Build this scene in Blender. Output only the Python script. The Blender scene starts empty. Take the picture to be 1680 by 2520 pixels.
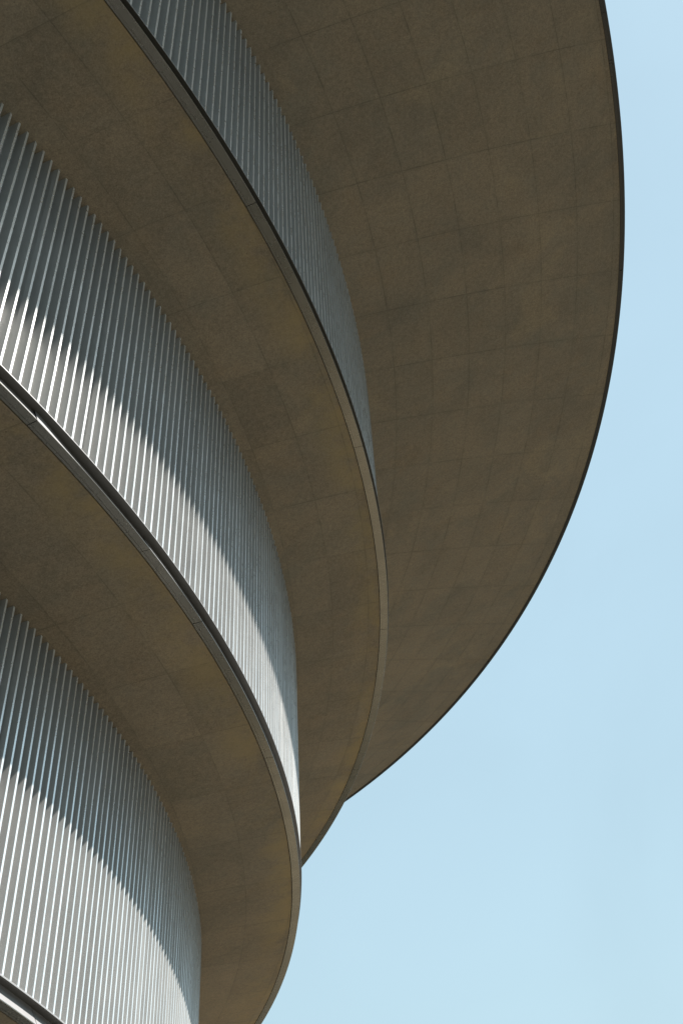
import bpy, bmesh, math, random
from mathutils import Matrix, Vector
random.seed(7)
R = math.radians
sc = bpy.context.scene
col = sc.collection

# ------------------------------------------------------------------ dimensions (metres)
AX, AY, EYE = -23.772, 18.160, 1.6          # building axis, eye height
# each tier: wall radius below the eave, wall top, soffit inner/outer radius, soffit edge height
TIERS = [  # name, wall_r, wall_top, r_in, r_out, z_edge, ribs, next wall bottom
    dict(k='A', rw=24.555, zt=20.020, ri=30.572, ro=30.680, z=22.664, n=900),
    dict(k='B', rw=22.690, zt=14.616, ri=24.419, ro=24.586, z=15.238, n=900),
    dict(k='C', rw=20.900, zt=9.580, ri=22.522, ro=22.670, z=10.000, n=832),
    dict(k='D', rw=19.30, zt=4.78, ri=20.735, ro=20.880, z=5.080, n=780),
]
SUN_AZ, SUN_EL = 105.8, 53.9                 # azimuth clockwise from +Y

# ------------------------------------------------------------------ node helpers
class NT:
    def __init__(s, name):
        s.m = bpy.data.materials.new(name); s.m.use_nodes = True
        s.t = s.m.node_tree; s.n = s.t.nodes; s.l = s.t.links
        s.bsdf = s.n['Principled BSDF']
    def node(s, typ, **kw):
        n = s.n.new(typ)
        for k, v in kw.items(): setattr(n, k, v)
        return n
    def put(s, sock, v):
        if isinstance(v, bpy.types.NodeSocket): s.l.new(v, sock)
        else: sock.default_value = v
    def math(s, op, a, b=None, c=None, clamp=False):
        n = s.node('ShaderNodeMath', operation=op, use_clamp=clamp)
        s.put(n.inputs[0], a)
        if b is not None: s.put(n.inputs[1], b)
        if c is not None: s.put(n.inputs[2], c)
        return n.outputs[0]
    def noise(s, vec, scale, detail=4, rough=.55, dist=0.0):
        n = s.node('ShaderNodeTexNoise'); s.l.new(vec, n.inputs['Vector'])
        n.inputs['Scale'].default_value = scale; n.inputs['Detail'].default_value = detail
        n.inputs['Roughness'].default_value = rough; n.inputs['Distortion'].default_value = dist
        return n.outputs['Fac']
    def ramp(s, fac, lo, hi, a=0.0, b=1.0):
        n = s.node('ShaderNodeMapRange', interpolation_type='SMOOTHSTEP')
        s.put(n.inputs['Value'], fac)
        n.inputs['From Min'].default_value = lo; n.inputs['From Max'].default_value = hi
        n.inputs['To Min'].default_value = a; n.inputs['To Max'].default_value = b
        return n.outputs['Result']
    def mix(s, fac, a, b, blend='MIX'):
        n = s.node('ShaderNodeMix', data_type='RGBA', blend_type=blend)
        s.put(n.inputs[0], fac)
        for i, v in ((6, a), (7, b)):
            if isinstance(v, tuple): n.inputs[i].default_value = (*v, 1)
            else: s.l.new(v, n.inputs[i])
        return n.outputs[2]
    def combine(s, x, y, z):
        n = s.node('ShaderNodeCombineXYZ')
        for i, v in enumerate((x, y, z)): s.put(n.inputs[i], v)
        return n.outputs[0]

def concrete(name, joint_sp, joint_a0, r_ref, arcs, r_out, r_in, tint=(1, 1, 1), joint_k=1.0, drift=.60, rimk=.58, jmin=.35, cellk=.06):
    """Board-marked exposed concrete of one soffit: radial and ring joints, cell tone, clouds, pores."""
    t = NT(name)
    tc = t.node('ShaderNodeTexCoord').outputs['Object']
    sep = t.node('ShaderNodeSeparateXYZ'); t.l.new(tc, sep.inputs[0])
    x, y = sep.outputs[0], sep.outputs[1]
    r = t.math('SQRT', t.math('ADD', t.math('MULTIPLY', x, x), t.math('MULTIPLY', y, y)))
    ang = t.math('MULTIPLY', t.math('ARCTAN2', y, x), 180 / math.pi)
    wob = t.math('MULTIPLY', t.math('SUBTRACT', t.noise(tc, 1.3, 3), .5), .035)
    # radial joints
    a = t.math('SUBTRACT', ang, t.math('MULTIPLY', t.math('SUBTRACT', r, r_ref), drift))
    u = t.math('DIVIDE', t.math('SUBTRACT', a, joint_a0), joint_sp)
    cell_a = t.math('ROUND', u)
    cell_af = t.math('FLOOR', u)
    du = t.math('ABSOLUTE', t.math('SUBTRACT', u, cell_a))
    dist_r = t.math('ADD', t.math('MULTIPLY', t.math('MULTIPLY', du, r), joint_sp * math.pi / 180), wob)
    # ring joints
    r0, rs = arcs
    rr = t.math('ADD', r, t.math('MULTIPLY', ang, .010))
    v = t.math('DIVIDE', t.math('SUBTRACT', rr, r0), rs)
    cell_rf = t.math('FLOOR', v)
    dv = t.math('ABSOLUTE', t.math('SUBTRACT', v, t.math('ROUND', v)))
    dist_a = t.math('ADD', t.math('MULTIPLY', dv, rs), t.math('MULTIPLY', wob, .7))
    brk = t.ramp(t.noise(tc, 2.6, 5, .7), .36, .56, jmin, 1.0)
    brk2 = t.ramp(t.noise(t.combine(y, x, 3.3), 2.1, 5, .7), .38, .58, jmin, 1.0)
    lw = .010
    l1 = t.math('MULTIPLY', t.ramp(t.math('ABSOLUTE', dist_r), lw, .002), brk)
    l2 = t.math('MULTIPLY', t.ramp(t.math('ABSOLUTE', dist_a), lw, .002), brk2)
    line = t.math('MULTIPLY', t.math('MAXIMUM', l1, l2), joint_k, clamp=True)
    halo = t.math('MULTIPLY', t.math('MAXIMUM',
                  t.math('MULTIPLY', t.ramp(t.math('ABSOLUTE', dist_r), .10, .0), brk),
                  t.math('MULTIPLY', t.ramp(t.math('ABSOLUTE', dist_a), .10, .0), brk2)), joint_k)
    # tones
    wn = t.node('ShaderNodeTexWhiteNoise', noise_dimensions='2D')
    t.l.new(t.combine(cell_af, cell_rf, 0), wn.inputs['Vector'])
    cell = wn.outputs['Value']
    big = t.noise(tc, .45, 5, .6, .6)
    mid = t.noise(tc, 1.9, 6, .65, .4)
    fine = t.noise(tc, 15.0, 6, .78)
    grain = t.noise(tc, 46.0, 3, .8)
    strk = t.noise(t.combine(t.math('MULTIPLY', r, .7), t.math('MULTIPLY', ang, 2.2), 0), 1.0, 4, .6)
    c = t.mix(t.ramp(big, .30, .72), (.290, .228, .160), (.222, .184, .138))
    c = t.mix(t.ramp(mid, .42, .74, 0, .55), c, (.195, .170, .130))
    c = t.mix(t.ramp(t.noise(tc, .9, 5, .65, .3), .52, .80, 0, .60), c, (.285, .205, .128))
    c = t.mix(t.ramp(strk, .5, .85, 0, .28), c, (.310, .262, .195))
    c = t.mix(t.ramp(t.noise(t.combine(y, x, 7.7), .33, 6, .7, 1.2), .50, .72, 0, .42), c, (.175, .163, .130))
    c = t.mix(t.ramp(t.noise(t.combine(x, y, 21.3), .55, 5, .6, .8), .54, .74, 0, .50), c, (.335, .262, .170))
    val = t.math('ADD', t.ramp(cell, 0, 1, 1 - cellk, 1 + cellk), t.ramp(fine, .25, .75, -.20, .17))
    val = t.math('ADD', val, t.ramp(grain, .25, .75, -.26, .18))
    val = t.math('ADD', val, t.ramp(mid, .2, .8, -.10, .10))
    n = t.node('ShaderNodeVectorMath', operation='SCALE'); t.l.new(c, n.inputs[0]); t.l.new(val, n.inputs['Scale'])
    c = n.outputs[0]
    # patchy ochre tint, stronger towards the outer rim
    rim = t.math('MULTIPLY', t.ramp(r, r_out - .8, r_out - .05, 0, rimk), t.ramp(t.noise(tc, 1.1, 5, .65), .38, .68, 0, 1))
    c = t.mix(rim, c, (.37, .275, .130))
    # joint grime, pores
    c = t.mix(t.math('MULTIPLY', halo, .25), c, (.13, .115, .085))
    c = t.mix(t.math('MULTIPLY', line, .8), c, (.06, .054, .044))
    vor = t.node('ShaderNodeTexVoronoi'); t.l.new(tc, vor.inputs['Vector']); vor.inputs['Scale'].default_value = 9.0
    pore = t.math('MULTIPLY', t.ramp(vor.outputs['Distance'], .13, .04), t.ramp(t.noise(tc, 1.7, 3), .46, .62))
    c = t.mix(t.math('MULTIPLY', pore, .6), c, (.07, .06, .045))
    if tint != (1, 1, 1): c = t.mix(1.0, c, tint, 'MULTIPLY')
    t.put(t.bsdf.inputs['Base Color'], c)
    t.put(t.bsdf.inputs['Roughness'], t.ramp(fine, .2, .8, .62, .85))
    t.bsdf.inputs['Specular IOR Level'].default_value = .3
    bump = t.node('ShaderNodeBump'); bump.inputs['Strength'].default_value = .18; bump.inputs['Distance'].default_value = .02
    hgt = t.math('SUBTRACT', t.math('ADD', t.math('MULTIPLY', fine, .5), t.math('MULTIPLY', grain, .3)), t.math('MULTIPLY', line, .8))
    t.put(bump.inputs['Height'], hgt)
    t.l.new(bump.outputs[0], t.bsdf.inputs['Normal'])
    return t.m

def metal(name, base, metallic, rough, vary=.08, streak=0.0, spec=.5):
    t = NT(name)
    tc = t.node('ShaderNodeTexCoord').outputs['Object']
    sep = t.node('ShaderNodeSeparateXYZ'); t.l.new(tc, sep.inputs[0])
    ang = t.math('ARCTAN2', sep.outputs[1], sep.outputs[0])
    cloud = t.noise(tc, .6, 4, .55)
    v = t.ramp(cloud, .25, .75, 1 - vary, 1 + vary)
    if streak:
        st = t.noise(t.combine(t.math('MULTIPLY', ang, 420), t.math('MULTIPLY', sep.outputs[2], .16), 0), 1.0, 4, .6)
        v = t.math('ADD', v, t.ramp(st, .25, .75, -streak, streak))
    n = t.node('ShaderNodeVectorMath', operation='SCALE'); n.inputs[0].default_value = base; t.l.new(v, n.inputs['Scale'])
    t.put(t.bsdf.inputs['Base Color'], n.outputs[0])
    t.bsdf.inputs['Metallic'].default_value = metallic
    t.bsdf.inputs['Specular IOR Level'].default_value = spec
    t.put(t.bsdf.inputs['Roughness'], t.ramp(t.noise(tc, 3.0, 3), .2, .8, rough - .04, rough + .05))
    return t.m

M = {}
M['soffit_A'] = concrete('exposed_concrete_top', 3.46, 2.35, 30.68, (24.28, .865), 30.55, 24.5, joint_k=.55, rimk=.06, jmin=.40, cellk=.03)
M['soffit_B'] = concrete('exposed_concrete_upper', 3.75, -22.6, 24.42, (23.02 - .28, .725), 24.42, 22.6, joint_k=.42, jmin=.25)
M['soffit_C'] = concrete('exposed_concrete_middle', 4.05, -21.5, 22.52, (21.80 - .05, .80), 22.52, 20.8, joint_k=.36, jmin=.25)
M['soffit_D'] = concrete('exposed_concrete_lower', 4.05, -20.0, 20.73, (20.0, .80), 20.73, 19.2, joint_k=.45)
M['rib'] = metal('grey_anodised_aluminium', (.37, .374, .374), .5, .44, .05, .06)
M['nose'] = metal('bright_aluminium_edge', (.82, .84, .855), .75, .28, .03, .03)
M['trim'] = metal('grey_brown_trim_metal', (.215, .205, .185), .85, .27, .06, .0)
M['fascia'] = metal('silver_fascia_metal', (.27, .272, .285), .4, .42, .06)
M['flash'] = metal('flashing_underside_shade', (.105, .098, .088), .3, .5, .06)  # underside of the pale flashing, with its shade put into the colour
M['rim'] = metal('dark_bronze_rim_metal', (.085, .082, .082), .6, .30, .06)
M['groove'] = metal('gap_and_shade_black', (.03, .028, .025), 0, .8, .05)  # near-black for the gaps, and painted shade on the second eave's fascia

# ------------------------------------------------------------------ mesh helpers
def link(name, bm, mat, parent=None, smooth=None):
    me = bpy.data.meshes.new(name); bm.normal_update(); bm.to_mesh(me); bm.free()
    for m in (mat if isinstance(mat, (list, tuple)) else [mat]): me.materials.append(m)
    if smooth is not None:
        me.shade_smooth(); me.set_sharp_from_angle(angle=R(smooth))
    o = bpy.data.objects.new(name, me); col.objects.link(o)
    if parent: o.parent = parent
    return o

def lathe(bm, prof, n=1080, a0=0.0, a1=360.0, mat=0, radial=None):
    """revolve [(r, z), ...]; open arc when a1-a0 < 360. radial(i, ang) may shift a profile point's radius."""
    full = abs(a1 - a0 - 360) < 1e-6
    cnt = n if full else n + 1
    rings = []
    for j in range(cnt):
        a = R(a0 + (a1 - a0) * j / n); ca, sa = math.cos(a), math.sin(a)
        row = []
        for i, (r, z) in enumerate(prof):
            if radial: r = r + radial(i, math.degrees(a), j / n)
            row.append(bm.verts.new((r * ca, r * sa, z)))
        rings.append(row)
    for j in range(n):
        A, B = rings[j], rings[(j + 1) % cnt]
        for i in range(len(prof) - 1):
            f = bm.faces.new((A[i], A[i + 1], B[i + 1], B[i])); f.material_index = mat
    if not full:                       # close the panel ends
        for row in (rings[0], rings[-1]):
            if len(row) > 2:
                f = bm.faces.new(row); f.material_index = mat

# ------------------------------------------------------------------ ground
bm = bmesh.new()
rad = [0, 20, 40, 80, 160, 400, 1200, 4000]
prev = None
for r in rad[1:]:
    ring = [bm.verts.new((AX + r * math.cos(2 * math.pi * k / 96), AY + r * math.sin(2 * math.pi * k / 96), 0)) for k in range(96)]
    if prev is None:
        bm.faces.new(ring)
    else:
        for k in range(96): bm.faces.new((prev[k], ring[k], ring[(k + 1) % 96], prev[(k + 1) % 96]))
    prev = ring
t = NT('granite_paving')
tc = t.node('ShaderNodeTexCoord').outputs['Object']
br = t.node('ShaderNodeTexBrick'); t.l.new(tc, br.inputs['Vector'])
br.inputs['Scale'].default_value = 1.0; br.inputs['Mortar Size'].default_value = .006
br.inputs['Brick Width'].default_value = 1.2; br.inputs['Row Height'].default_value = .6
br.inputs['Color1'].default_value = (.178, .153, .106, 1); br.inputs['Color2'].default_value = (.156, .134, .093, 1)
br.inputs['Mortar'].default_value = (.10, .09, .075, 1)
pave = t.mix(t.ramp(t.noise(tc, .15, 5), .3, .7, 0, .4), br.outputs['Color'], (.136, .116, .080))
vm = t.node('ShaderNodeVectorMath', operation='DISTANCE'); t.l.new(tc, vm.inputs[0]); vm.inputs[1].default_value = (AX, AY, 0)
dark_ground = t.mix(t.noise(tc, .8, 5), (.008, .0085, .004), (.017, .017, .008))  # dark ground tone for the added zone and the outer ground
sp_ = t.node('ShaderNodeSeparateXYZ'); t.l.new(tc, sp_.inputs[0])
ga = t.math('MULTIPLY', t.math('ARCTAN2', t.math('SUBTRACT', sp_.outputs[1], AY), t.math('SUBTRACT', sp_.outputs[0], AX)), 180 / math.pi)
ga = t.math('ADD', ga, t.math('MULTIPLY', t.math('SUBTRACT', t.noise(tc, .06, 2), .5), 30))
dark_zone = t.math('MAXIMUM', t.ramp(ga, 5.0, 4.5), t.ramp(vm.outputs['Value'], 25.1, 25.0))     # unseen dark zone, added to dim the light bounced onto the soffits
far = t.ramp(vm.outputs['Value'], 37.5, 37.6)
t.put(t.bsdf.inputs['Base Color'], t.mix(t.math('MAXIMUM', dark_zone, far), pave, dark_ground))
t.bsdf.inputs['Roughness'].default_value = .75
g = link('ground', bm, t.m); g['kind'] = 'structure'

# ------------------------------------------------------------------ the building
b = bpy.data.objects.new('museum_building', None); col.objects.link(b)
b.location = (AX, AY, 0)
b['label'] = 'round concrete museum of stacked overhanging disc eaves with ribbed silver metal walls between them'
b['category'] = 'building'

def eave(i):
    T = TIERS[i]; k = T['k']; z = T['z'] + EYE; zt = T['zt'] + EYE; ri, ro, rw = T['ri'], T['ro'], T['rw']
    slope = (z - zt) / (ri - rw)
    # concrete slab: conical soffit, hidden top
    bm = bmesh.new()
    prof = []
    rin = rw - .6
    ns = 12
    for q in range(ns + 1):
        r = rin + (ri - .004 - rin) * q / ns
        prof.append((r, zt + slope * (r - rw)))
    lathe(bm, prof)
    top = z + (1.05 if k == 'A' else .30)
    lathe(bm, [(ri - .004, z), (ri - .004, z + .05), (ri - .05, z + .05)], mat=0)
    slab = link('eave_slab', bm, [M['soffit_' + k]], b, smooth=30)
    # edge trim: folded panels with butt joints
    if k == 'B': joints = [-21.9, -10.0, 2.0, 14.4]
    elif k == 'C': joints = [-25.4, -19.43, -15.56, -6.96, 5.86]
    elif k == 'A': joints = [-28.0, -16.0, -4.0, 8.0, 20.0, 32.0]
    else: joints = [-27.0, -15.0, -3.0, 9.0]
    a = joints[-1]
    J = list(joints)
    while a + 12.0 < joints[0] + 360 - 8:
        a += 12.0; J.append(a)
    J.append(joints[0] + 360)
    gap = .0045 / ro * 180 / math.pi
    tm, fm = bmesh.new(), bmesh.new()
    rnd = random.Random(i * 11 + 3)
    for q in range(len(J) - 1):
        p0, p1 = J[q] + gap, J[q + 1] - gap
        n = max(8, int((p1 - p0) * 3))
        dz = rnd.uniform(-.002, .002)
        if k == 'A':
            lathe(tm, [(ri + .006, z + .03), (ri + .006, z + dz), (ri + .035, z + dz), (ri + .035, z + .006), (ri + .041, z + .006),
                       (ri + .041, z + dz), (ro, z + .004 + dz), (ro, z + .05)], n, p0, p1)
            lathe(fm, [(ro + .004, z + .052), (ro + .010, z + .055), (ro + .010, z + 1.02), (ro - .3, z + 1.02)], n, p0, p1)
            continue
        lathe(tm, [(ri + .010, z + .03), (ri + .010, z + dz), (ri + .046, z + dz), (ri + .046, z + .006), (ri + .051, z + .006),
                   (ri + .051, z + dz), (ro - .003, z + dz), (ro, z + .003 + dz), (ro, z + .012)], n, p0, p1)
        if k == 'B':
            lathe(fm, [(ro - .001, z + .013), (ro - .004, z + .024), (ro - .16, z + .030), (ro - .16, z + .17)], n, p0, p1)
        else:
            c0 = rnd.uniform(.05, .5); amp = rnd.uniform(.004, .016); e0 = rnd.uniform(-.004, .012)
            if k == 'C' and q == 0: c0, amp, e0 = .0, .045, -.006
            if k == 'C' and q == 2: c0, amp, e0 = .22, .022, 0
            def bulge(pi, ang, s, c0=c0, amp=amp, e0=e0):
                w = {1: .45, 2: 1.0, 3: 1.0}.get(pi, 0)
                return w * (e0 + amp * math.exp(-((s - c0) / .22) ** 2))
            lathe(fm, [(ro - .001, z + .013), (ro - .050, z + .095), (ro - .105, z + .195), (ro - .105, z + .22)], n, p0, p1, radial=bulge)
    link('edge_trim', tm, M['rim' if k == 'A' else 'trim'], slab, smooth=25)
    link('fascia', fm, M['rim' if k == 'A' else 'groove' if k == 'B' else 'fascia'], slab, smooth=25)  # second eave's recess: its deep shade is put in as near-black
    # shadow gap behind the trim
    bm = bmesh.new()
    lathe(bm, [(ri - .03, z + .028), (ro - .012, z + .028)])
    link('shadow_gap', bm, M['groove'], slab)
    bm = bmesh.new()
    if k == 'A':
        lathe(bm, [(0.01, z + 1.0), (ro - .05, z + 1.0)])
        link('roof', bm, M['soffit_D'], slab)
    else:
        # drip flashing that carries the wall above
        zl = z + (.150 if k == 'B' else .205)
        ov = .028 if k == 'B' else .034
        wall = TIERS[i - 1]['rw']
        lathe(bm, [(ro - .18, zl + .012), (ro - .11, zl + .012), (ro + ov - .012, zl), (ro + ov - .002, zl)])
        lathe(bm, [(ro + ov - .002, zl), (ro + ov, zl + .002), (ro + ov, zl + .016), (ro + ov - .004, zl + .022), (wall - .30, zl + .030)], mat=1)
        link('drip_flashing', bm, [M['flash'], M['fascia']], slab, smooth=25)
    return slab

for i in range(4): eave(i)

def ribbed_wall(i):
    T = TIERS[i]; n = T['n']; rw = T['rw']
    zt = T['zt'] + EYE + .25
    if i < 3:
        U = TIERS[i + 1]; zb = U['z'] + EYE + (.150 if U['k'] == 'B' else .205) + .026
    else: zb = 0.0
    D, w = .13, .033
    p = 2 * math.pi * rw / n; sp = D * math.tan(R(14.0))
    rnd = random.Random(100 + i)
    bm = bmesh.new()
    lo, hi, nose = [], [], set()
    for q in range(n):
        base = 2 * math.pi * q / n
        j1, j2 = rnd.uniform(-.003, .003), rnd.uniform(-.002, .002)
        seam = (q % 9 == 4)
        j3 = rnd.uniform(-.0008, .0008)
        pts = [(0, rw + j3), (w, rw - j3), (w + sp * .25, rw - D + j1), (p - sp + j2, rw - D + j1)]
        if seam:   # lapped seam half-way along the flank
            pts += [(p - sp * .50 + j2, rw - D * .50), (p - sp * .50 + j2 - .003, rw - D * .48)]
        nose.add(len(lo))
        for tt, r in pts:
            a = base + tt / rw
            ca, sa = math.cos(a), math.sin(a)
            lo.append(bm.verts.new((r * ca, r * sa, zb))); hi.append(bm.verts.new((r * ca, r * sa, zt)))
    m = len(lo)
    for q in range(m):
        e = (q + 1) % m
        f = bm.faces.new((lo[q], lo[e], hi[e], hi[q]))
        f.material_index = 1 if q in nose else 0
    return link('ribbed_wall', bm, [M['rib'], M['nose']], b)

for i in range(4): ribbed_wall(i)

# ------------------------------------------------------------------ sky and sun
w = bpy.data.worlds.new('World'); sc.world = w; w.use_nodes = True
nt = w.node_tree; bg = nt.nodes['Background']
sky = nt.nodes.new('ShaderNodeTexSky'); sky.sky_type = 'NISHITA'; sky.sun_disc = False
sky.sun_elevation = R(SUN_EL); sky.sun_rotation = R(SUN_AZ)
sky.air_density = 1.9; sky.dust_density = 1.3; sky.ozone_density = 2.0; sky.altitude = 0
tint = nt.nodes.new('ShaderNodeMix'); tint.data_type = 'RGBA'; tint.blend_type = 'MULTIPLY'   # pale summer haze
tint.inputs[0].default_value = 1; tint.inputs[7].default_value = (1.06, 1.02, .84, 1)
haze = nt.nodes.new('ShaderNodeMix'); haze.data_type = 'RGBA'; haze.inputs[0].default_value = .74
haze.inputs[7].default_value = (2.40, 3.36, 3.98, 1)
nt.links.new(sky.outputs[0], tint.inputs[6]); nt.links.new(tint.outputs[2], haze.inputs[6])
wtc = nt.nodes.new('ShaderNodeTexCoord'); wn = nt.nodes.new('ShaderNodeTexNoise'); nt.links.new(wtc.outputs['Generated'], wn.inputs[0])
wn.inputs['Scale'].default_value = 3.0; wn.inputs['Detail'].default_value = 5; wn.inputs['Distortion'].default_value = .6
wr = nt.nodes.new('ShaderNodeMapRange'); nt.links.new(wn.outputs['Fac'], wr.inputs[0])
for i_, v_ in enumerate((.25, .75, .955, 1.045)): wr.inputs[i_ + 1].default_value = v_
veil = nt.nodes.new('ShaderNodeVectorMath'); veil.operation = 'SCALE'
nt.links.new(haze.outputs[2], veil.inputs[0]); nt.links.new(wr.outputs[0], veil.inputs['Scale']); nt.links.new(veil.outputs[0], bg.inputs[0]); bg.inputs[1].default_value = .073

L = bpy.data.lights.new('sun', 'SUN'); L.energy = 5.0; L.angle = R(.53); L.color = (1.0, .94, .85)
so = bpy.data.objects.new('sun', L); col.objects.link(so)
az, el = R(SUN_AZ), R(SUN_EL)
d = Vector((math.cos(el) * math.sin(az), math.cos(el) * math.cos(az), math.sin(el)))
so.rotation_euler = d.to_track_quat('Z', 'Y').to_euler(); so.location = d * 80

# ------------------------------------------------------------------ camera
T_, RO = .77690036, -.06171855
fw = Vector((0, math.cos(T_), math.sin(T_))); u0 = Vector((0, -math.sin(T_), math.cos(T_))); r0 = Vector((1, 0, 0))
rt = r0 * math.cos(RO) + u0 * math.sin(RO); up = -r0 * math.sin(RO) + u0 * math.cos(RO)
cd = bpy.data.cameras.new('camera'); cam = bpy.data.objects.new('camera', cd); col.objects.link(cam)
cd.sensor_fit = 'VERTICAL'; cd.sensor_height = 36; cd.sensor_width = 24; cd.lens = 2897.256 / 2520 * 36
cd.clip_start = .1; cd.clip_end = 10000
mw = Matrix(((rt.x, up.x, -fw.x, 0), (rt.y, up.y, -fw.y, 0), (rt.z, up.z, -fw.z, EYE), (0, 0, 0, 1)))
cam.matrix_world = mw
sc.camera = cam

sc.render.engine = 'CYCLES'
sc.cycles.max_bounces = 10; sc.cycles.diffuse_bounces = 6; sc.cycles.glossy_bounces = 6
vs = sc.view_settings
vs.view_transform = 'Standard'; vs.look = 'None'; vs.exposure = 1.58; vs.gamma = 1; vs.use_curve_mapping = False
